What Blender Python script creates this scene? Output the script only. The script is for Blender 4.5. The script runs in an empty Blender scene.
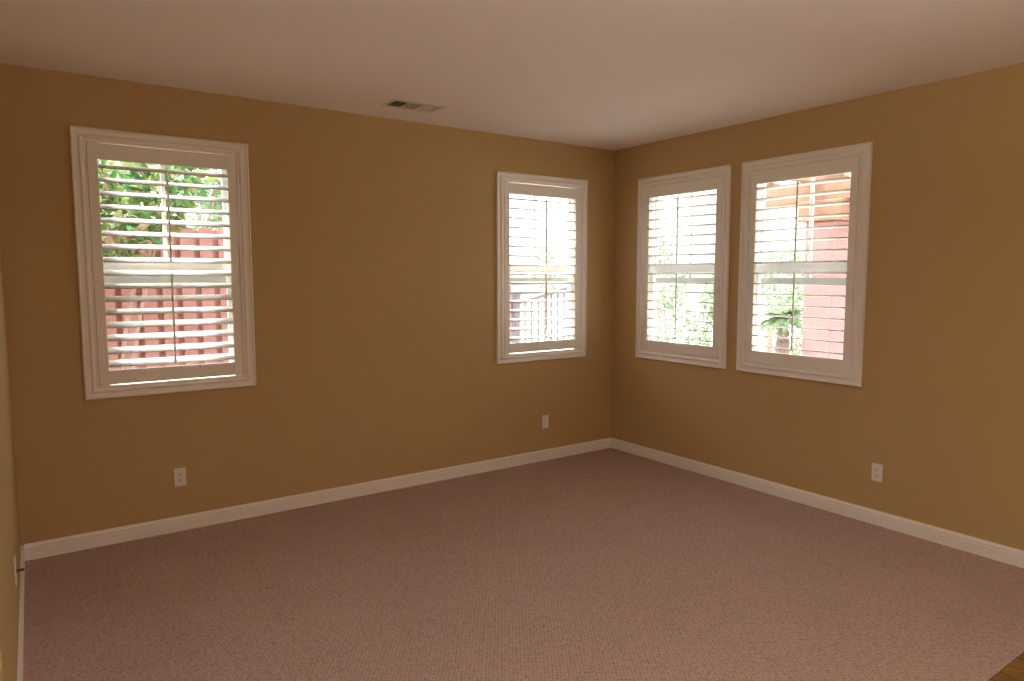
import bpy, bmesh, math, random
from mathutils import Vector, Matrix
random.seed(7)
SC = bpy.context.scene
COL = SC.collection
PI = math.pi

# ------------------------------------------------------------ camera
cam_d = bpy.data.cameras.new('camera')
cam_d.sensor_fit = 'HORIZONTAL'; cam_d.sensor_width = 36.0
cam_d.lens = 36.0 * 686.63 / 1024.0
cam_d.clip_start = 0.02; cam_d.clip_end = 500
cam = bpy.data.objects.new('camera', cam_d); COL.objects.link(cam)
yaw, pitch, roll = 0.6116, -0.0922, -0.0005
f = Vector((math.sin(yaw)*math.cos(pitch), math.cos(yaw)*math.cos(pitch), math.sin(pitch)))
r = Vector((math.cos(yaw), -math.sin(yaw), 0)); u = r.cross(f)
r2 = r*math.cos(roll) + u*math.sin(roll); u2 = -r*math.sin(roll) + u*math.cos(roll)
M3 = Matrix((r2, u2, -f)).transposed().to_4x4()
cam.matrix_world = Matrix.Translation((-4.4161, -4.6698, 1.5999)) @ M3
SC.camera = cam

# ------------------------------------------------------------ sky, sun, exposure
SKY_STRENGTH = 17.0
SUN_STRENGTH = 13.0
w = bpy.data.worlds.new('sky'); SC.world = w; w.use_nodes = True
nt = w.node_tree; bg = nt.nodes['Background']
tc = nt.nodes.new('ShaderNodeTexCoord'); sx = nt.nodes.new('ShaderNodeSeparateXYZ')
rp = nt.nodes.new('ShaderNodeValToRGB')
nt.links.new(tc.outputs['Generated'], sx.inputs[0]); nt.links.new(sx.outputs['Z'], rp.inputs[0])
# overcast-bright sky: pale at the horizon, brighter towards the zenith
for i_, (p_, c_) in enumerate(((0.0, (0.095, 0.095, 0.093)), (0.20, (0.12, 0.124, 0.125)), (0.40, (0.92, 0.96, 1.0)), (1.0, (0.7, 0.75, 0.8)))):
    e_ = rp.color_ramp.elements[0] if i_ == 0 else (rp.color_ramp.elements[1] if i_ == 3 else rp.color_ramp.elements.new(p_))
    e_.position = p_; e_.color = (*c_, 1)
nt.links.new(rp.outputs[0], bg.inputs['Color']); bg.inputs['Strength'].default_value = SKY_STRENGTH
sd = bpy.data.lights.new('sun', 'SUN'); sd.energy = SUN_STRENGTH; sd.angle = math.radians(0.6)
sd.color = (1.0, 0.9, 0.76)
sun = bpy.data.objects.new('sun', sd); COL.objects.link(sun)
to_sun = Vector((-0.20, 0.42, 0.88))
sun.rotation_euler = to_sun.to_track_quat('Z', 'Y').to_euler()
sun.location = (0, -3, 12)
vs = SC.view_settings
vs.view_transform = 'Standard'; vs.look = 'None'; vs.gamma = 1.0; vs.use_curve_mapping = False
vs.exposure = 0.08
cy = SC.cycles
cy.use_denoising = True
cy.max_bounces = 14; cy.diffuse_bounces = 10; cy.glossy_bounces = 4; cy.transparent_max_bounces = 16
cy.transmission_bounces = 8
cy.sample_clamp_indirect = 12.0
cy.caustics_reflective = False; cy.caustics_refractive = False

# ------------------------------------------------------------ constants of the room
H = 2.74
XL = -4.5317            # left wall
YR = -6.2               # rear wall
XH = -6.2               # hall side
YL = -2.4               # where the left wall ends
T = 0.15                # wall thickness
WZ0, WZ1 = 0.885, 2.448 # casing bottom / top
HW = 0.4825             # casing half width
HOLE = 0.41             # half width of the wall opening
HZ0, HZ1 = 0.957, 2.376
WINS = [('back', -3.7017), ('back', -0.8192), ('right', -0.7985), ('right', -1.8663)]

# ------------------------------------------------------------ materials
def mat(name, col, rough=0.6, metal=0.0, noise=None, bump=None, spec=None):
    m = bpy.data.materials.new(name); m.use_nodes = True
    n = m.node_tree.nodes; l = m.node_tree.links
    b = n['Principled BSDF']
    b.inputs['Base Color'].default_value = (*col, 1); b.inputs['Roughness'].default_value = rough
    b.inputs['Metallic'].default_value = metal
    if spec is not None: b.inputs['Specular IOR Level'].default_value = spec
    t = n.new('ShaderNodeTexCoord')
    if noise:
        sc_, c2, det = noise
        nz = n.new('ShaderNodeTexNoise'); nz.inputs['Scale'].default_value = sc_; nz.inputs['Detail'].default_value = det
        l.new(t.outputs['Object'], nz.inputs['Vector'])
        mx = n.new('ShaderNodeMix'); mx.data_type = 'RGBA'
        mx.inputs[6].default_value = (*col, 1); mx.inputs[7].default_value = (*c2, 1)
        l.new(nz.outputs['Fac'], mx.inputs[0]); l.new(mx.outputs[2], b.inputs['Base Color'])
    if bump:
        sc_, st, dist = bump
        nz = n.new('ShaderNodeTexNoise'); nz.inputs['Scale'].default_value = sc_; nz.inputs['Detail'].default_value = 3
        l.new(t.outputs['Object'], nz.inputs['Vector'])
        bp = n.new('ShaderNodeBump'); bp.inputs['Strength'].default_value = st; bp.inputs['Distance'].default_value = dist
        l.new(nz.outputs['Fac'], bp.inputs['Height']); l.new(bp.outputs[0], b.inputs['Normal'])
    return m

M_WALL = mat('tan_wall_paint', (0.475, 0.326, 0.144), 0.7, noise=(3.0, (0.485, 0.336, 0.151), 2), bump=(60, 0.12, 0.002), spec=0.3)
M_CEIL = mat('ceiling_paint', (0.90, 0.84, 0.80), 0.9, bump=(45, 0.12, 0.002), spec=0.1)
M_TRIM = mat('white_trim_paint', (0.80, 0.76, 0.70), 0.4, bump=(30, 0.03, 0.001))
M_SHUT = mat('white_shutter_paint', (0.80, 0.76, 0.70), 0.4, bump=(40, 0.03, 0.001))
M_VINYL = mat('white_vinyl', (0.82, 0.84, 0.86), 0.4, bump=(50, 0.02, 0.001))
M_STUCCO = mat('pink_stucco', (0.315, 0.156, 0.148), 0.9, noise=(8, (0.335, 0.174, 0.165), 4), bump=(80, 0.5, 0.006))
M_PLATE = mat('outlet_plastic', (0.78, 0.74, 0.72), 0.35, noise=(12, (0.76, 0.72, 0.70), 2))
M_SLOT = mat('dark_slot', (0.05, 0.035, 0.03), 0.6, noise=(30, (0.07, 0.05, 0.04), 2))
M_STEEL = mat('painted_steel', (0.72, 0.68, 0.62), 0.45, noise=(20, (0.68, 0.64, 0.58), 2))
M_BRASS = mat('dark_connector_metal', (0.10, 0.07, 0.05), 0.45, 0.6, noise=(60, (0.14, 0.1, 0.07), 2))
M_DUCT = mat('duct_dark', (0.05, 0.035, 0.022), 0.8, noise=(15, (0.03, 0.022, 0.015), 2))
M_FENCE = mat('red_stained_wood', (0.239, 0.101, 0.079), 0.85, noise=(6, (0.362, 0.185, 0.160), 5), bump=(70, 0.4, 0.004))
M_IRON = mat('dark_iron', (0.10, 0.085, 0.09), 0.6, 0.2, noise=(40, (0.16, 0.13, 0.13), 3))
M_BLOCK = mat('grey_post_wood', (0.125, 0.110, 0.135), 0.85, noise=(20, (0.165, 0.145, 0.165), 3))
M_BEAM = mat('orange_timber', (0.234, 0.111, 0.060), 0.7, noise=(7, (0.281, 0.153, 0.100), 4), bump=(60, 0.3, 0.003))
M_BARK = mat('bark', (0.25, 0.16, 0.11), 0.95, noise=(25, (0.40, 0.27, 0.20), 5), bump=(40, 0.7, 0.01))
M_PALMTRUNK = mat('palm_trunk_bark', (0.111, 0.051, 0.043), 0.95, noise=(22, (0.264, 0.178, 0.162), 4), bump=(30, 0.8, 0.01))
M_CONC = mat('pale_concrete', (0.46, 0.41, 0.36), 0.9, noise=(5, (0.40, 0.36, 0.31), 5), bump=(120, 0.3, 0.003))

def glass_mat():
    m = bpy.data.materials.new('window_glass'); m.use_nodes = True
    n = m.node_tree.nodes; l = m.node_tree.links; n.clear()
    o = n.new('ShaderNodeOutputMaterial'); mx = n.new('ShaderNodeMixShader')
    tr = n.new('ShaderNodeBsdfTransparent'); tr.inputs[0].default_value = (0.95, 0.97, 0.96, 1)
    gl = n.new('ShaderNodeBsdfGlossy'); gl.inputs['Roughness'].default_value = 0.02
    fr = n.new('ShaderNodeFresnel'); fr.inputs['IOR'].default_value = 1.45
    g = n.new('ShaderNodeNewGeometry'); inv = n.new('ShaderNodeMath'); inv.operation = 'SUBTRACT'; inv.inputs[0].default_value = 1.0
    l.new(g.outputs['Backfacing'], inv.inputs[1])       # reflect at the entering face of the thin pane only
    ml = n.new('ShaderNodeMath'); ml.operation = 'MULTIPLY'; l.new(fr.outputs[0], ml.inputs[0]); l.new(inv.outputs[0], ml.inputs[1])
    l.new(ml.outputs[0], mx.inputs[0]); l.new(tr.outputs[0], mx.inputs[1]); l.new(gl.outputs[0], mx.inputs[2])
    l.new(mx.outputs[0], o.inputs[0]); return m
M_GLASS = glass_mat()

def carpet_mat():
    m = bpy.data.materials.new('mauve_loop_carpet'); m.use_nodes = True
    n = m.node_tree.nodes; l = m.node_tree.links; b = n['Principled BSDF']
    b.inputs['Roughness'].default_value = 0.95; b.inputs['Specular IOR Level'].default_value = 0.1
    t = n.new('ShaderNodeTexCoord')
    v = n.new('ShaderNodeTexVoronoi'); v.inputs['Scale'].default_value = 62; v.inputs['Randomness'].default_value = 0.35
    mp = n.new('ShaderNodeMapping'); mp.inputs['Rotation'].default_value = (0, 0, 0.6)
    l.new(t.outputs['Object'], mp.inputs[0]); l.new(mp.outputs[0], v.inputs['Vector'])
    rp = n.new('ShaderNodeValToRGB'); l.new(v.outputs['Distance'], rp.inputs[0])
    rp.color_ramp.elements[0].position = 0.25; rp.color_ramp.elements[0].color = (0.54, 0.385, 0.345, 1)
    rp.color_ramp.elements[1].position = 0.75; rp.color_ramp.elements[1].color = (0.32, 0.218, 0.19, 1)
    nz = n.new('ShaderNodeTexNoise'); nz.inputs['Scale'].default_value = 2.2; nz.inputs['Detail'].default_value = 6
    nz.inputs['Roughness'].default_value = 0.7
    l.new(t.outputs['Object'], nz.inputs['Vector'])
    r2_ = n.new('ShaderNodeValToRGB'); l.new(nz.outputs['Fac'], r2_.inputs[0])
    r2_.color_ramp.elements[0].color = (0.88, 0.88, 0.88, 1); r2_.color_ramp.elements[1].color = (1, 1, 1, 1)
    mx = n.new('ShaderNodeMix'); mx.data_type = 'RGBA'; mx.blend_type = 'MULTIPLY'; mx.inputs[0].default_value = 1
    l.new(rp.outputs[0], mx.inputs[6]); l.new(r2_.outputs[0], mx.inputs[7]); l.new(mx.outputs[2], b.inputs['Base Color'])
    bp = n.new('ShaderNodeBump'); bp.inputs['Strength'].default_value = 0.6; bp.inputs['Distance'].default_value = 0.006
    bp.invert = True
    l.new(v.outputs['Distance'], bp.inputs['Height']); l.new(bp.outputs[0], b.inputs['Normal'])
    return m
M_CARPET = carpet_mat()

def wood_floor_mat():
    m = bpy.data.materials.new('brown_wood_planks'); m.use_nodes = True
    n = m.node_tree.nodes; l = m.node_tree.links; b = n['Principled BSDF']
    b.inputs['Roughness'].default_value = 0.45
    t = n.new('ShaderNodeTexCoord')
    mp = n.new('ShaderNodeMapping'); mp.inputs['Scale'].default_value = (60, 5, 5)
    nz = n.new('ShaderNodeTexNoise'); nz.inputs['Scale'].default_value = 3; nz.inputs['Detail'].default_value = 6
    l.new(t.outputs['Object'], mp.inputs[0]); l.new(mp.outputs[0], nz.inputs['Vector'])
    br = n.new('ShaderNodeTexBrick'); br.inputs['Scale'].default_value = 1.0
    br.inputs['Brick Width'].default_value = 1.4; br.inputs['Row Height'].default_value = 0.09; br.inputs['Mortar Size'].default_value = 0.002
    br.inputs['Color1'].default_value = (0.30, 0.15, 0.035, 1); br.inputs['Color2'].default_value = (0.40, 0.21, 0.06, 1)
    br.inputs['Mortar'].default_value = (0.08, 0.04, 0.015, 1)
    m2 = n.new('ShaderNodeMapping'); m2.inputs['Rotation'].default_value = (0, 0, PI/2)
    l.new(t.outputs['Object'], m2.inputs[0]); l.new(m2.outputs[0], br.inputs['Vector'])
    rp = n.new('ShaderNodeValToRGB'); l.new(nz.outputs['Fac'], rp.inputs[0])
    rp.color_ramp.elements[0].position = 0.35; rp.color_ramp.elements[0].color = (0.3, 0.3, 0.3, 1)
    rp.color_ramp.elements[1].position = 0.65; rp.color_ramp.elements[1].color = (1, 1, 1, 1)
    mx = n.new('ShaderNodeMix'); mx.data_type = 'RGBA'; mx.blend_type = 'MULTIPLY'; mx.inputs[0].default_value = 1
    l.new(br.outputs['Color'], mx.inputs[6]); l.new(rp.outputs[0], mx.inputs[7]); l.new(mx.outputs[2], b.inputs['Base Color'])
    return m
M_WOODFLOOR = wood_floor_mat()

def leaf_mat(name, cols):
    m = bpy.data.materials.new(name); m.use_nodes = True
    n = m.node_tree.nodes; l = m.node_tree.links; n.clear()
    o = n.new('ShaderNodeOutputMaterial'); mx = n.new('ShaderNodeMixShader')
    d = n.new('ShaderNodeBsdfDiffuse'); t = n.new('ShaderNodeBsdfTranslucent'); mx.inputs[0].default_value = 0.35
    g = n.new('ShaderNodeNewGeometry'); rp = n.new('ShaderNodeValToRGB')
    l.new(g.outputs['Random Per Island'], rp.inputs[0])
    k = len(cols)
    rp.color_ramp.elements[0].color = (*cols[0], 1); rp.color_ramp.elements[1].color = (*cols[-1], 1)
    for i in range(1, k-1):
        e = rp.color_ramp.elements.new(i/(k-1)); e.color = (*cols[i], 1)
    l.new(rp.outputs[0], d.inputs[0]); l.new(rp.outputs[0], t.inputs[0])
    l.new(d.outputs[0], mx.inputs[1]); l.new(t.outputs[0], mx.inputs[2]); l.new(mx.outputs[0], o.inputs[0])
    return m
M_LEAF_A = leaf_mat('leaves_green_yellow', [(0.045, 0.120, 0.029), (0.098, 0.194, 0.043), (0.060, 0.164, 0.072), (0.254, 0.284, 0.086), (0.269, 0.209, 0.129)])
M_LEAF_B = leaf_mat('leaves_pale', [(0.140, 0.251, 0.131), (0.240, 0.340, 0.181), (0.301, 0.360, 0.240), (0.381, 0.332, 0.261)])
M_LEAF_C = leaf_mat('leaves_bright', [(0.132, 0.220, 0.099), (0.198, 0.264, 0.143), (0.165, 0.248, 0.154), (0.264, 0.297, 0.198)])

# ------------------------------------------------------------ object helpers
def link(name, bm, m, parent=None, smooth=False, recalc=True):
    if recalc: bmesh.ops.recalc_face_normals(bm, faces=bm.faces)
    me = bpy.data.meshes.new(name); bm.to_mesh(me); bm.free()
    for x in (m if isinstance(m, (list, tuple)) else [m]): me.materials.append(x)
    if smooth:
        for p in me.polygons: p.use_smooth = True
    o = bpy.data.objects.new(name, me); COL.objects.link(o)
    if parent: o.parent = parent
    return o
def empty(name, loc=(0,0,0), rz=0.0):
    o = bpy.data.objects.new(name, None); o.empty_display_size = 0.1
    o.location = loc; o.rotation_euler = (0, 0, rz); COL.objects.link(o); return o
def tag(o, label, cat, group=None, kind=None):
    o['label'] = label; o['category'] = cat
    if group: o['group'] = group
    if kind: o['kind'] = kind
    return o
def struct(o): o['kind'] = 'structure'; return o
def box(bm, x0, x1, y0, y1, z0, z1, bev=0.0):
    g = bmesh.ops.create_cube(bm, size=1.0)
    vv = g['verts']
    for v in vv:
        v.co = Vector((x0 if v.co.x < 0 else x1, y0 if v.co.y < 0 else y1, z0 if v.co.z < 0 else z1))
    if bev > 0:
        es = list({e for v in vv for e in v.link_edges})
        bmesh.ops.bevel(bm, geom=es, offset=bev, segments=2, affect='EDGES', profile=0.5)
def cyl(bm, p0, p1, r0, r1=None, seg=12, caps=True):
    r1 = r0 if r1 is None else r1
    p0 = Vector(p0); p1 = Vector(p1); d = p1 - p0
    g = bmesh.ops.create_cone(bm, cap_ends=caps, segments=seg, radius1=r0, radius2=r1, depth=d.length)
    q = d.to_track_quat('Z', 'Y').to_matrix().to_4x4()
    bmesh.ops.transform(bm, matrix=Matrix.Translation((p0+p1)/2) @ q, verts=g['verts'])
def slab(us, vs_, holes, t0, t1, mp, mats):
    """flat slab with rectangular holes; mp(u, v, t) -> world; mats = (inner, outer, reveal)"""
    bm = bmesh.new(); us = sorted(set(us + [a for h in holes for a in h[:2]])); vs_ = sorted(set(vs_ + [a for h in holes for a in h[2:]]))
    V = {}
    def vert(i, j, k):
        if (i, j, k) not in V: V[(i, j, k)] = bm.verts.new(mp(us[i], vs_[j], (t0, t1)[k]))
        return V[(i, j, k)]
    def solid(i, j):
        if i < 0 or j < 0 or i >= len(us)-1 or j >= len(vs_)-1: return False
        cu = (us[i]+us[i+1])/2; cv = (vs_[j]+vs_[j+1])/2
        return not any(h[0] < cu < h[1] and h[2] < cv < h[3] for h in holes)
    for i in range(len(us)-1):
        for j in range(len(vs_)-1):
            if not solid(i, j): continue
            a = bm.faces.new([vert(i,j,0), vert(i+1,j,0), vert(i+1,j+1,0), vert(i,j+1,0)]); a.material_index = 0
            b = bm.faces.new([vert(i,j,1), vert(i,j+1,1), vert(i+1,j+1,1), vert(i+1,j,1)]); b.material_index = 1
            for di, dj, e in ((-1,0,((i,j),(i,j+1))), (1,0,((i+1,j),(i+1,j+1))), (0,-1,((i,j),(i+1,j))), (0,1,((i,j+1),(i+1,j+1)))):
                if not solid(i+di, j+dj):
                    (p, q), (s, t) = e
                    c = bm.faces.new([vert(p,q,0), vert(s,t,0), vert(s,t,1), vert(p,q,1)]); c.material_index = 2
    return bm

# ------------------------------------------------------------ room shell
hb = [(c-HOLE, c+HOLE, HZ0, HZ1) for k, c in WINS if k == 'back']
hr = [(c-HOLE, c+HOLE, HZ0, HZ1) for k, c in WINS if k == 'right']
struct(link('wall_back', slab([XL-T, T], [-0.2, H], hb, 0, T, lambda a, b, t: (a, t, b), 0), [M_WALL, M_STUCCO, M_TRIM]))
struct(link('wall_right', slab([YR-T, 0], [-0.2, H], hr, 0, T, lambda a, b, t: (t, a, b), 0), [M_WALL, M_STUCCO, M_TRIM]))
struct(link('wall_left', slab([YL, 0], [-0.2, H], [], 0, -T, lambda a, b, t: (XL+t, a, b), 0), M_WALL))
DY0, DY1, DZ1 = -5.1, -4.2, 2.05                        # added glazed door, unseen, lets fill daylight through the hall side wall
struct(link('wall_hall', slab([YR-T, YL+T], [-0.2, H], [(DY0, DY1, 0.0, DZ1)], 0, -T, lambda a, b, t: (XH+t, a, b), 0), [M_WALL, M_STUCCO, M_WALL]))
struct(link('wall_return', slab([XH, XL-T], [-0.2, H], [], 0, T, lambda a, b, t: (a, YL+t, b), 0), [M_WALL, M_STUCCO, M_WALL]))
struct(link('wall_rear', slab([XH, 0], [-0.2, H], [], 0, -T, lambda a, b, t: (a, YR+t, b), 0), [M_WALL, M_STUCCO, M_WALL]))
VX0, VX1, VY0, VY1 = -2.408, -2.080, -0.497, -0.350     # ceiling register opening
struct(link('ceiling', slab([XH-T, T], [YR-T, T], [(VX0, VX1, VY0, VY1)], H, H+0.16, lambda a, b, t: (a, b, t), 0), [M_CEIL, M_STUCCO, M_DUCT]))
bm = bmesh.new(); box(bm, XL-T, 0, -3.63, 0, -0.05, 0.0); struct(link('floor', bm, M_CARPET))
bm = bmesh.new(); box(bm, XH, 0, YR, -3.63, -0.05, -0.004); box(bm, XH, XL-T, -3.63, YL, -0.05, -0.004)
struct(link('floor', bm, M_WOODFLOOR))

def base_profile():
    return [(0, 0), (0.013, 0), (0.013, 0.062), (0.010, 0.066), (0.010, 0.072), (0.012, 0.076), (0.009, 0.083), (0.006, 0.088), (0.005, 0.0942), (0, 0.0942)]
def baseboard(name, path, closed=False):
    """path: points along the wall line, room on the right-hand side of travel"""
    bm = bmesh.new(); pr = base_profile(); rings = []
    n = len(path)
    for i, p in enumerate(path):
        p = Vector(p)
        d0 = (p - Vector(path[i-1])).normalized() if i > 0 else (Vector(path[1]) - p).normalized()
        d1 = (Vector(path[i+1]) - p).normalized() if i < n-1 else d0
        n0 = Vector((d0.y, -d0.x)); n1 = Vector((d1.y, -d1.x))
        nn = (n0+n1).normalized(); nn /= max(0.3, nn.dot(n0))
        rings.append([bm.verts.new((p.x+nn.x*o, p.y+nn.y*o, z)) for o, z in pr])
    for a, b in zip(rings, rings[1:]):
        for k in range(len(pr)):
            k2 = (k+1) % len(pr); bm.faces.new([a[k], a[k2], b[k2], b[k]])
    bm.faces.new(rings[0]); bm.faces.new(rings[-1][::-1])
    return struct(link(name, bm, M_TRIM))
baseboard('baseboard_left', [(XL, YL), (XL, 0)])
baseboard('baseboard_back', [(XL+0.0131, 0), (-0.0131, 0)])
baseboard('baseboard_right', [(0, 0), (0, YR)])
baseboard('baseboard_rear', [(-0.014, YR), (XH+0.014, YR)])
baseboard('baseboard_hall', [(XH, YR+0.0), (XH, DY0)])
baseboard('baseboard_return', [(XH, DY1), (XH, YL), (XL, YL)])
door = struct(empty('added_fill_door_1', (XH-0.1, (DY0+DY1)/2, 0)))  # invented opening behind the camera, put in to brighten the room
def yz_ring(bm, x0, x1, a0, a1, z0, z1, wd):
    box(bm, x0, x1, a0, a0+wd, z0, z1); box(bm, x0, x1, a1-wd, a1, z0, z1)
    box(bm, x0, x1, a0+wd, a1-wd, z0, z0+wd); box(bm, x0, x1, a0+wd, a1-wd, z1-wd, z1)
hd = (DY1-DY0)/2
bm = bmesh.new(); yz_ring(bm, -0.04, 0.04, -hd, hd, 0.0, DZ1, 0.04); link('fill_door_frame', bm, M_VINYL, door)
bm = bmesh.new(); yz_ring(bm, -0.022, 0.022, -hd+0.042, hd-0.042, 0.012, DZ1-0.042, 0.09); pn = link('fill_door_leaf', bm, M_VINYL, door)
bm = bmesh.new(); box(bm, -0.003, 0.003, -hd+0.125, hd-0.125, 0.095, DZ1-0.125); link('glass', bm, M_GLASS, pn)
bm = bmesh.new(); cyl(bm, (0.02, -hd+0.087, 1.0), (0.07, -hd+0.087, 1.0), 0.009); cyl(bm, (0.065, -hd+0.087, 1.0), (0.065, -hd+0.21, 1.0), 0.009); link('fill_door_handle', bm, M_STEEL, pn)
ld = bpy.data.lights.new('fill_door_portal', 'AREA'); ld.shape = 'RECTANGLE'; ld.size = DZ1; ld.size_y = 2*hd; ld.cycles.is_portal = True
lo = bpy.data.objects.new('fill_door_portal', ld); COL.objects.link(lo)
lo.location = (XH-T-0.005, (DY0+DY1)/2, DZ1/2); lo.rotation_euler = (0, -PI/2, 0)

# ------------------------------------------------------------ windows (local frame: x along wall, y outward, z up)
def ring(bm, hw, z0, z1, prof):
    """sweep prof [(inward d, y)] round the rectangle |x|<=hw, z0..z1, mitred"""
    cs = []
    for sxx, szz in ((-1,0), (1,0), (1,1), (-1,1)):
        cs.append([bm.verts.new((sxx*(hw-d), y, (z0+d) if szz == 0 else (z1-d))) for d, y in prof])
    k = len(prof)
    for i in range(4):
        a, b = cs[i], cs[(i+1) % 4]
        for j in range(k):
            j2 = (j+1) % k; bm.faces.new([a[j], a[j2], b[j2], b[j]])
def rect_ring(bm, hw, z0, z1, wd, y0, y1):
    ring(bm, hw, z0, z1, [(0, y0), (wd, y0), (wd, y1), (0, y1)])
CAS = [(0, 0), (0, -0.018), (0.003, -0.022), (0.009, -0.023), (0.013, -0.020), (0.015, -0.015), (0.034, -0.013),
       (0.040, -0.015), (0.043, -0.020), (0.050, -0.021), (0.056, -0.018), (0.060, -0.013), (0.0745, -0.012),
       (0.0750, -0.010), (0.0750, 0.050), (0.0727, 0.050), (0.0727, 0)]
def build_window(i, kind, c):
    root = empty('window_%d' % (i+1), (c, 0, 0) if kind == 'back' else (0, c, 0), 0 if kind == 'back' else -PI/2)
    struct(root)
    bm = bmesh.new(); ring(bm, HW, WZ0, WZ1, CAS); link('casing', bm, M_TRIM, root)
    fw, sw = (0.022, 0.040) if i == 0 else (0.012, 0.018)
    bm = bmesh.new(); rect_ring(bm, HOLE, HZ0, HZ1, fw, 0.078, 0.148); link('window_frame', bm, M_VINYL, root)
    a, z0, z1 = HOLE-fw, HZ0+fw, HZ1-fw
    bm = bmesh.new(); rect_ring(bm, a, 1.572, z1, sw, 0.118, 0.144); box(bm, -a+0.01, a-0.01, 0.119, 0.143, 1.555, 1.594)
    us = link('upper_sash', bm, M_VINYL, root)
    bm = bmesh.new(); box(bm, -0.011, 0.011, 0.120, 0.142, 1.59, z1-0.035); link('muntin', bm, M_VINYL, us)
    bm = bmesh.new(); box(bm, -a+0.014, a-0.014, 0.129, 0.132, 1.585, z1-0.014); link('glass', bm, M_GLASS, us)
    bm = bmesh.new(); rect_ring(bm, a, z0, 1.700, sw, 0.084, 0.114)
    box(bm, -a+0.01, a-0.01, 0.083, 0.1145, 1.636, 1.692)
    ls = link('lower_sash', bm, M_VINYL, root)
    bm = bmesh.new(); box(bm, -a+0.014, a-0.014, 0.098, 0.101, z0+0.014, 1.645); link('glass', bm, M_GLASS, ls)
    bm = bmesh.new(); box(bm, -0.03, 0.03, 0.074, 0.084, 1.690, 1.703, 0.003); link('sash_lock', bm, M_VINYL, ls)
    return root

# louvered shutter panel
OP = 0.3535; OZ0, OZ1 = 1.0495, 2.277; PH = 0.4045; PZ0, PZ1 = 0.9625, 2.3705; PY0, PY1 = -0.012, 0.016
YC = 0.002
def louver_mesh():
    bm = bmesh.new(); n = 14; rr = []
    for s in (-1, 1):
        rr.append([bm.verts.new((s*(OP-0.0015), 0.0445*math.cos(2*PI*k/n), 0.0052*math.sin(2*PI*k/n))) for k in range(n)])
    for k in range(n): bm.faces.new([rr[0][k], rr[0][(k+1) % n], rr[1][(k+1) % n], rr[1][k]])
    bm.faces.new(rr[0][::-1]); bm.faces.new(rr[1])
    return bm
def build_shutter(kind, c, tilt, slack, label):
    root = empty('plantation_shutter', (c, 0, 0) if kind == 'back' else (0, c, 0), 0 if kind == 'back' else -PI/2)
    tag(root, label, 'shutter', None)
    for s in (-1, 1):
        bm = bmesh.new(); x0, x1 = sorted((s*OP, s*PH)); box(bm, x0, x1, PY0, PY1, PZ0, PZ1, 0.0015); link('stile', bm, M_SHUT, root)
    bm = bmesh.new(); box(bm, -OP, OP, PY0+0.001, PY1-0.001, OZ1, PZ1-slack, 0.001); link('rail', bm, M_SHUT, root)
    bm = bmesh.new(); box(bm, -OP, OP, PY0+0.001, PY1-0.001, PZ0+slack, OZ0, 0.001); link('rail', bm, M_SHUT, root)
    n = 16; sp = (OZ1-OZ0)/n
    proto = None
    for k in range(n):
        if proto is None:
            lv = link('louver', louver_mesh(), M_SHUT, root, smooth=True); proto = lv
        else:
            lv = proto.copy(); COL.objects.link(lv); lv.parent = root
        lv.location = (0, YC, OZ0 + sp*(k+0.5)); lv.rotation_euler = (math.radians(tilt), 0, 0)
    dz = -0.0445*math.sin(math.radians(tilt))
    yr = YC - 0.0445*math.cos(math.radians(tilt))
    for a, b in ((1.701, 2.250), (1.083, 1.632)):
        bm = bmesh.new(); box(bm, -0.0055, 0.0055, yr-0.011, yr+0.0005, a+dz*0.5, b+dz*0.5, 0.002); link('tilt_rod', bm, M_SHUT, root)
    for z in (1.10, 1.665, 2.225):
        bm = bmesh.new(); cyl(bm, (-PH-0.0015, PY0-0.003, z-0.035), (-PH-0.0015, PY0-0.003, z+0.035), 0.004, seg=10)
        link('hinge', bm, M_STEEL, root)
    # light stop strips behind the gaps, part of the panel's hanging frame
    strips = [(-0.4074, -0.396, PZ0, PZ1), (0.396, 0.4074, PZ0, PZ1)]
    if slack == 0: strips += [(-0.396, 0.396, PZ1-0.008, PZ1+0.002), (-0.396, 0.396, PZ0-0.002, PZ0+0.008)]
    for a0, a1, b0, b1 in strips:
        bm = bmesh.new(); box(bm, a0, a1, 0.018, 0.032, b0, b1); link('stop_strip', bm, M_SHUT, root)
    return root

tilts = [22, 13, -6, -6]; slacks = [0.004, 0.005, 0, 0]
labels = ['white plantation shutter in the leftmost window, leafy shrub and red fence behind it',
          'white plantation shutter on the long wall nearest the corner, sloping railing outside',
          'white plantation shutter on the right wall nearest the corner, pale bushes outside',
          'white plantation shutter in the rightmost window, orange timber and pink column outside']
for i, (k, c) in enumerate(WINS):
    build_window(i, k, c)
    build_shutter(k, c, tilts[i], slacks[i], labels[i])
    # sky portal at the opening (guides daylight sampling only)
    ld = bpy.data.lights.new('window_portal', 'AREA'); ld.shape = 'RECTANGLE'; ld.size = 2*HOLE; ld.size_y = HZ1-HZ0
    ld.cycles.is_portal = True
    lo = bpy.data.objects.new('window_portal', ld); COL.objects.link(lo)
    if k == 'back':
        lo.location = (c, T+0.005, (HZ0+HZ1)/2); lo.rotation_euler = (-PI/2, 0, 0)
    else:
        lo.location = (T+0.005, c, (HZ0+HZ1)/2); lo.rotation_euler = (PI/2, 0, PI/2)

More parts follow.
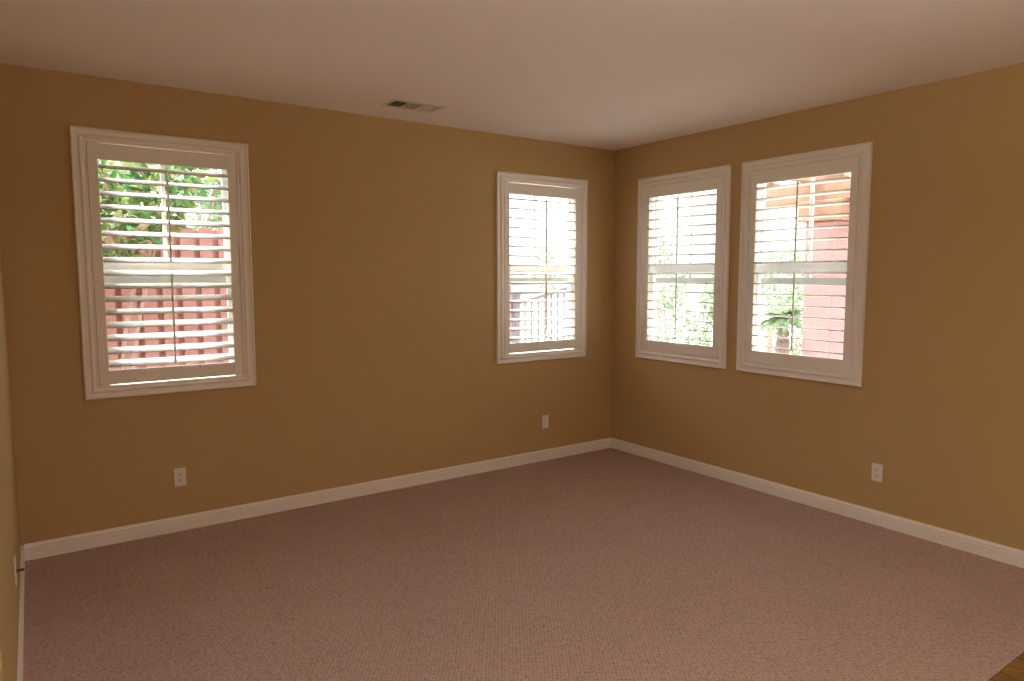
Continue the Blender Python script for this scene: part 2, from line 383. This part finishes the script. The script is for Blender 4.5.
# ------------------------------------------------------------ wall plates
def plate_root(name, x, y, z, rz, label, cat, group=None):
    o = empty(name, (x, y, z), rz); tag(o, label, cat, group)
    bm = bmesh.new(); box(bm, -0.035, 0.035, -0.006, 0.0, -0.0575, 0.0575, 0.002); link('cover_plate', bm, M_PLATE, o)
    return o
def screw(o, z):
    bm = bmesh.new(); cyl(bm, (0, -0.0055, z), (0, -0.0072, z), 0.003, seg=10); link('screw', bm, M_STEEL, o)
def duplex(x, y, z, rz, label):
    o = plate_root('wall_outlet', x, y, z, rz, label, 'outlet')
    for s in (-1, 1):
        bm = bmesh.new(); zc = s*0.0195
        box(bm, -0.0165, 0.0165, -0.0085, -0.004, zc-0.0135, zc+0.0135, 0.0015)
        rc = link('receptacle', bm, M_PLATE, o)
        bm = bmesh.new()
        box(bm, -0.0085, -0.0055, -0.0092, -0.0080, zc-0.001, zc+0.009); box(bm, 0.0055, 0.0085, -0.0092, -0.0080, zc+0.0, zc+0.008)
        cyl(bm, (0, -0.0092, zc-0.007), (0, -0.008, zc-0.007), 0.0028, seg=10)
        link('slot', bm, M_SLOT, rc)
    screw(o, 0)
duplex(-3.700, 0, 0.345, 0, 'white duplex outlet low on the long wall, under the leftmost window')
duplex(0, -2.477, 0.343, -PI/2, 'white duplex outlet low on the right wall near the frame edge')
o = plate_root('wall_plate', -0.789, 0, 0.342, 0, 'small white blank wall plate low on the long wall near the room corner', 'wall plate')
bm = bmesh.new(); box(bm, -0.0165, 0.0165, -0.0078, -0.004, -0.033, 0.033, 0.0015); link('insert', bm, M_PLATE, o)
screw(o, 0.046); screw(o, -0.046)
o = plate_root('cable_wall_plate', XL, -1.118, 0.345, PI/2, 'white plate with dark cable connector sticking out of left wall', 'wall plate')
bm = bmesh.new()
cyl(bm, (0, -0.0055, 0), (0, -0.009, 0), 0.0085, seg=6); cyl(bm, (0, -0.009, 0), (0, -0.024, 0), 0.0048, seg=14)
cyl(bm, (0, -0.022, 0), (0, -0.034, 0), 0.0062, 0.0055, seg=14)
link('connector', bm, M_BRASS, o); screw(o, 0.042); screw(o, -0.042)

# ------------------------------------------------------------ ceiling register
vc = empty('ceiling_vent', ((VX0+VX1)/2, (VY0+VY1)/2, H)); tag(vc, 'white three-section air vent on the ceiling near the long wall', 'vent')
hx, hy = (VX1-VX0)/2, (VY1-VY0)/2
bm = bmesh.new()
def frame_ring(bm, ax, ay, bx, by, z0, z1):
    o1 = [(-ax,-ay),(ax,-ay),(ax,ay),(-ax,ay)]; i1 = [(-bx,-by),(bx,-by),(bx,by),(-bx,by)]
    A = [bm.verts.new((x, y, 0.0)) for x, y in o1]; B = [bm.verts.new((x*1.0, y, z0)) for x, y in [(p[0]*0.985, p[1]*0.97) for p in o1]]
    C_ = [bm.verts.new((x, y, z1)) for x, y in i1]; D = [bm.verts.new((x, y, 0.012)) for x, y in i1]
    for a, b in ((A, B), (B, C_), (C_, D)):
        for i in range(4):
            j = (i+1) % 4; bm.faces.new([a[i], a[j], b[j], b[i]])
frame_ring(bm, hx+0.030, hy+0.028, hx+0.002, hy+0.002, -0.004, -0.005)
for s in (-1, 1):
    box(bm, s*hx/3-0.006, s*hx/3+0.006, -hy, hy, -0.005, 0.004)
link('register_frame', bm, M_STEEL, vc, recalc=False)
for b_, ang in ((-1, -29), (0, -17), (1, 4)):
    bw = 2*hx/3 - 0.014; cx = b_*(2*hx/3)
    if b_ == 0:
        cnt, run = 8, 2*hy
    else:
        cnt, run = 6, bw
    bm = bmesh.new()
    for k in range(6):
        px = cx - bw/2 + bw*(k+0.5)/6
        g = bmesh.new(); box(g, -0.0078, 0.0078, -hy+0.002, hy-0.002, -0.0007, 0.0007)
        bmesh.ops.transform(g, matrix=Matrix.Translation((px, 0, 0.0)) @ Matrix.Rotation(math.radians(ang), 4, 'Y'), verts=g.verts)
        tmp = bpy.data.meshes.new('tmp'); g.to_mesh(tmp); g.free(); bm.from_mesh(tmp); bpy.data.meshes.remove(tmp)
    link('slat_bank', bm, M_STEEL, vc)

# added fill light for the interior, shaped as an uplight, unseen behind the camera
FILL_LAMP_W = 84.0
lamp = empty('added_fill_lamp', (-3.1, -5.2, -0.004)); tag(lamp, 'added unseen fill light shaped as a tall metal uplight near the rear of the room', 'lamp')
bm = bmesh.new(); cyl(bm, (0, 0, 0), (0, 0, 0.02), 0.15, 0.14, 32); cyl(bm, (0, 0, 0.02), (0, 0, 0.04), 0.05, 0.02, 24); link('base', bm, M_STEEL, lamp)
bm = bmesh.new(); cyl(bm, (0, 0, 0.03), (0, 0, 1.66), 0.011, seg=16); link('pole', bm, M_STEEL, lamp)
bm = bmesh.new(); pr_ = [(0.02, 1.65), (0.10, 1.68), (0.17, 1.74), (0.20, 1.80), (0.195, 1.80), (0.165, 1.745), (0.095, 1.69), (0.0, 1.672)]
rg_ = [[bm.verts.new((a_*math.cos(2*PI*k/32), a_*math.sin(2*PI*k/32), z_)) for k in range(32)] for a_, z_ in pr_[:-1]]
tip = bm.verts.new((0, 0, pr_[-1][1]))
for a_, b_ in zip(rg_, rg_[1:]):
    for k in range(32): bm.faces.new([a_[k], a_[(k+1) % 32], b_[(k+1) % 32], b_[k]])
for k in range(32): bm.faces.new([rg_[-1][k], rg_[-1][(k+1) % 32], tip])
bm.faces.new(rg_[0][::-1]); link('fill_lamp_shade', bm, M_STEEL, lamp, recalc=True)
ld = bpy.data.lights.new('added_fill_light', 'AREA'); ld.shape = 'DISK'; ld.size = 0.30; ld.energy = FILL_LAMP_W; ld.color = (1.0, 0.95, 0.88)
lo = bpy.data.objects.new('added_fill_light', ld); COL.objects.link(lo); lo.location = (-3.1, -5.2, 1.775); lo.rotation_euler = (PI, 0, 0)

# duct boot above the register
bm = bmesh.new()
def duct_shell(bm, z0, z1):
    q = [(-hx-.004,-hy-.004),(hx+.004,-hy-.004),(hx+.004,hy+.004),(-hx-.004,hy+.004)]; lo = [bm.verts.new((*p, z0)) for p in q]; hi = [bm.verts.new((*p, z1)) for p in q]
    for i in range(4): bm.faces.new([lo[i], lo[(i+1)%4], hi[(i+1)%4], hi[i]])
    bm.faces.new(hi)
duct_shell(bm, 0.161, 0.40); link('duct_boot', bm, M_DUCT, vc)

# ============================================================ outdoors
GZ = -0.12
bm = bmesh.new(); box(bm, -30, 40, -30, 40, GZ-0.3, GZ)
o = struct(link('ground', bm, M_CONC))

# fence along the side yard
def fence_run(x0, x1, y, top, label):
    root = empty('wooden_fence', (x0, y, GZ)); tag(root, label, 'fence')
    L = x1-x0; hgt = top-GZ
    bm = bmesh.new(); n = int(L/0.162)
    for k in range(n+1):
        x = k*0.162; wd = min(0.112, L-x)
        if wd < 0.02: break
        dz = random.uniform(-0.008, 0.008)
        box(bm, x, x+wd, -0.010+random.uniform(-.002,.002), 0.010, 0.04, hgt+dz, 0.002)
    link('board_panel', bm, M_FENCE, root)
    bm = bmesh.new()
    for k in range(n):
        x = k*0.162+0.081; box(bm, x, min(x+0.112, L), 0.036, 0.052, 0.04, hgt-0.02, 0.002)
    link('rear_board_panel', bm, M_FENCE, root)
    for z in (0.3, hgt*0.5, hgt-0.25):
        bm = bmesh.new(); box(bm, 0, L, 0.053, 0.088, z-0.045, z+0.045, 0.002); link('fence_rail', bm, M_FENCE, root)
    return root
fence_run(-7.0, -0.12, 2.2, 2.05, 'tall red stained board fence outside the leftmost window')
fence_run(-0.05, 0.425, 2.2, 1.50, 'short low piece of red board fence beside the picket railing')
bm = bmesh.new(); box(bm, 0.43, 0.50, 2.16, 2.26, GZ, 1.385, 0.004); box(bm, 0.425, 0.505, 2.155, 2.265, 1.375, 1.40, 0.003)
tag(link('fence_post', bm, M_BLOCK), 'grey square post between the low fence and the picket railing', 'post')

# sloping picket railing
root = empty('picket_railing', (1.0, 3.0, GZ)); tag(root, 'dark metal picket railing with sloping handrail outside the corner window', 'railing')
slope = (1.456-1.289)/(1.988-1.268)
def rz_(x): return 1.289 + slope*(x-1.268)
g = bmesh.new(); xa, xb = 0.70, 2.45
for dx, dz in ((0, 0),):
    vsx = []
    for x in (xa, xb):
        for yy, zz in ((-0.022, -0.022), (0.022, -0.022), (0.022, 0.022), (-0.022, 0.022)):
            vsx.append(g.verts.new((x-1.0, yy, rz_(x)-GZ+zz)))
    for k in range(4): g.faces.new([vsx[k], vsx[(k+1) % 4], vsx[4+(k+1) % 4], vsx[4+k]])
    g.faces.new(vsx[:4]); g.faces.new(vsx[4:])
link('handrail', g, M_IRON, root)
x = 1.183 - 0.116*4
while x < 2.45:
    g = bmesh.new(); box(g, x-1.0-0.011, x-1.0+0.011, -0.011, 0.011, 0.08, rz_(x)-GZ-0.015); link('picket', g, M_IRON, root); x += 0.116
g = bmesh.new(); box(g, xa-1.0, xb-1.0, -0.02, 0.02, 0.06, 0.10); link('bottom_rail', g, M_IRON, root)
for x in (xa, xb):
    g = bmesh.new(); box(g, x-1.0-0.03, x-1.0+0.03, -0.03, 0.03, 0, rz_(x)-GZ+0.03); link('railing_post', g, M_IRON, root)

# timber patio cover on a stucco column
root = empty('patio_cover', (2.6, -2.0, GZ)); tag(root, 'orange timber patio cover outside the right wall windows', 'patio cover')
g = bmesh.new(); box(g, 0.06, 0.26, -2.2, 2.75, 2.42-GZ, 2.62-GZ, 0.004); link('header_beam', g, M_BEAM, root)
g = bmesh.new(); box(g, -0.03, 0.39, 1.30, 1.80, 2.198-GZ, 2.42-GZ, 0.01); link('corbel', g, M_BEAM, root)
for k in range(6):
    y = -1.9 + k*0.9
    g = bmesh.new(); box(g, -2.40, 0.75, y-0.045, y+0.045, 2.622-GZ, 2.76-GZ, 0.004); link('rafter', g, M_BEAM, root)
for k in range(2):
    g = bmesh.new(); box(g, 0.30+0.2*k, 0.42+0.2*k, -2.2, 2.75, 2.762-GZ, 2.80-GZ, 0.003); link('purlin', g, M_BEAM, root)
g = bmesh.new(); box(g, 2.6, 2.96, -0.615, -0.284, GZ, 2.195, 0.006); box(g, 2.575, 2.985, -0.64, -0.259, GZ, 0.12, 0.006)
tag(link('patio_column', g, M_STUCCO), 'square pink stucco column under the timber patio cover', 'column')
g = bmesh.new(); box(g, 2.62, 2.9, -4.0, -3.7, GZ, 2.42, 0.006)
tag(link('patio_column', g, M_STUCCO), 'far pink stucco column at the other end of the timber patio cover', 'column')

# ---- plants
def leaf(bm, p, size, d, up, droop=0.25):
    d = d.normalized(); s = d.cross(up)
    if s.length < 1e-3: s = Vector((1, 0, 0))
    s.normalize(); nrm = s.cross(d)
    a = p; b = p + d*size*0.5 + s*size*0.24 - nrm*0.0; c = p + d*size - nrm*size*droop; e = p + d*size*0.5 - s*size*0.24
    m = p + d*size*0.5 + nrm*size*0.06
    va, vb, vc_, ve, vm = [bm.verts.new(q) for q in (a, b, c, e, m)]
    for t in ((va, vb, vm), (vb, vc_, vm), (vc_, ve, vm), (ve, va, vm)): bm.faces.new(t)
def rnd_dir():
    while True:
        v = Vector((random.uniform(-1,1), random.uniform(-1,1), random.uniform(-1,1)))
        if 0.05 < v.length < 1: return v.normalized()
def shrub(name, loc, blobs, nleaf, size, m, label, cat, group=None, stems=6, stem_m=None):
    root = empty(name, loc); tag(root, label, cat, group)
    bm = bmesh.new(); tot = sum(b[3]**2 for b in blobs)
    for bx, by, bz, br, *rest in blobs:
        k = int(nleaf*br**2/tot)
        for _ in range(k):
            v = rnd_dir(); rr = br*random.uniform(0.35, 1.0)**0.6
            p = Vector((bx, by, bz)) + v*rr
            if p.z < 0.03: continue
            d = (v + rnd_dir()*0.9 + Vector((0, 0, -0.15)))
            leaf(bm, p, size*random.uniform(0.6, 1.3), d, rnd_dir())
    link('foliage', bm, m, root, recalc=False)
    bm = bmesh.new()
    for bx, by, bz, br, *rest in blobs:
        p0 = Vector((bx*0.15, by*0.15, 0)); p1 = Vector((bx, by, bz))
        mid = (p0+p1)/2 + Vector((random.uniform(-.06,.06), random.uniform(-.06,.06), 0.05))
        cyl(bm, p0, mid, 0.022, 0.016, 7); cyl(bm, mid, p1, 0.016, 0.008, 7)
        for _ in range(5):
            cyl(bm, p1 - (p1-mid)*0.3, p1 + rnd_dir()*br*0.8, 0.006, 0.002, 5)
    link('branches', bm, stem_m or M_BARK, root)
    return root
# arching shrub in front of the fence, outside the leftmost window
shrub('garden_shrub', (-4.02, 1.55, GZ), [(-0.30, 0.05, 2.05, 0.30), (0.12, 0.0, 2.12, 0.30), (0.42, 0.1, 2.30, 0.26), (-0.05, 0.12, 2.45, 0.28), (0.6, 0.1, 2.55, 0.28), (-0.5, 0.0, 2.6, 0.3), (-0.18, -0.15, 1.92, 0.2)],
      1700, 0.12, M_LEAF_A, 'leafy green and yellow shrub growing in front of the red board fence', 'shrub')
shrub('background_tree', (-3.0, 4.2, GZ), [(-1.0, 0, 2.4, 0.6), (0.0, 0.2, 2.6, 0.65), (1.0, 0.1, 2.4, 0.6), (0.5, 0.0, 3.0, 0.5), (-0.8, 0.1, 2.9, 0.5)],
      3200, 0.12, M_LEAF_B, 'pale green tree crown rising behind the tall red board fence', 'tree')
shrub('background_tree', (4.55, 6.6, GZ), [(-.25, 0, 2.12, 0.17), (-0.12, 0, 1.85, 0.15), (-.1, .1, 1.5, .16)], 230, 0.09, M_LEAF_C,
      'small young tree seen over the picket railing', 'tree')
# bushes beyond the patio
hed = [(5.6, 4.35, [(0, 0, 0.8, 0.55), (0.1, 0.3, 1.55, 0.5), (-.1, 0.5, 2.2, 0.45)], 'pale tall bush behind the patio, at the left of the paired windows'),
       (5.5, 3.05, [(0, 0, 0.7, 0.5), (0, -0.1, 1.35, 0.42)], 'bright green rounded bush in the garden beyond the patio'),
       (6.9, 2.5, [(0, 0, 0.8, 0.6), (0, 0.2, 1.6, 0.6)], 'bushy green shrub far behind the short palm')]
for hx_, hy_, bl, lb in hed:
    shrub('garden_bush', (hx_, hy_, GZ), bl, 1500, 0.10, M_LEAF_C, lb, 'bush', 'garden bushes beyond the patio')

# short palm with a rough trunk
root = empty('short_palm', (4.0, 0.87, GZ)); tag(root, 'short palm with rough pinkish trunk beyond the patio column', 'palm')
bm = bmesh.new(); segs = 14; hh = 1.16; prev = None
for k in range(22):
    z = hh*k/21; rr = 0.085*(0.8 + 0.35*math.sin(PI*min(1, k/21*1.1))) * (1.12 if k % 2 else 0.92)
    rg = [bm.verts.new((rr*math.cos(2*PI*j/segs+k*.2)*random.uniform(.93,1.07), rr*math.sin(2*PI*j/segs+k*.2)*random.uniform(.93,1.07), z)) for j in range(segs)]
    if prev:
        for j in range(segs): bm.faces.new([prev[j], prev[(j+1) % segs], rg[(j+1) % segs], rg[j]])
    else: bm.faces.new(rg[::-1])
    prev = rg
bm.faces.new(prev); link('trunk', bm, M_PALMTRUNK, root)
for k in range(18):
    bm = bmesh.new(); az = k*2.399; el = math.radians(random.uniform(5, 75)); ln = random.uniform(0.55, 0.8)
    pts = []
    for j in range(9):
        t = j/8; e = el - t*1.5
        pts.append((Vector((0, 0, hh)) if j == 0 else pts[-1]) + (Vector((math.cos(az)*math.cos(e), math.sin(az)*math.cos(e), math.sin(e)))*ln/8 if j else Vector((0,0,0))))
    for j in range(8):
        cyl(bm, pts[j], pts[j+1], 0.006*(1-j/10), 0.006*(1-(j+1)/10), 5)
    for j in range(1, 9):
        d = (pts[j]-pts[j-1]).normalized(); s = d.cross(Vector((0,0,1))).normalized()
        for sg in (-1, 1):
            for q in (0, 0.5):
                leaf(bm, pts[j-1].lerp(pts[j], q), 0.17*(1.1-j/12), (d*0.6+s*sg+Vector((0,0,-0.15))), Vector((0,0,1)), 0.2)
    link('frond', bm, M_LEAF_C, root, recalc=False)
g = bmesh.new(); box(g, 4.92, 4.98, 1.69, 1.75, GZ, 0.93, 0.004); box(g, 4.91, 4.99, 1.68, 1.76, 0.93, 0.95, 0.003)
tag(link('garden_post', g, M_FENCE), 'slim reddish garden post standing behind and left of the short palm', 'post')
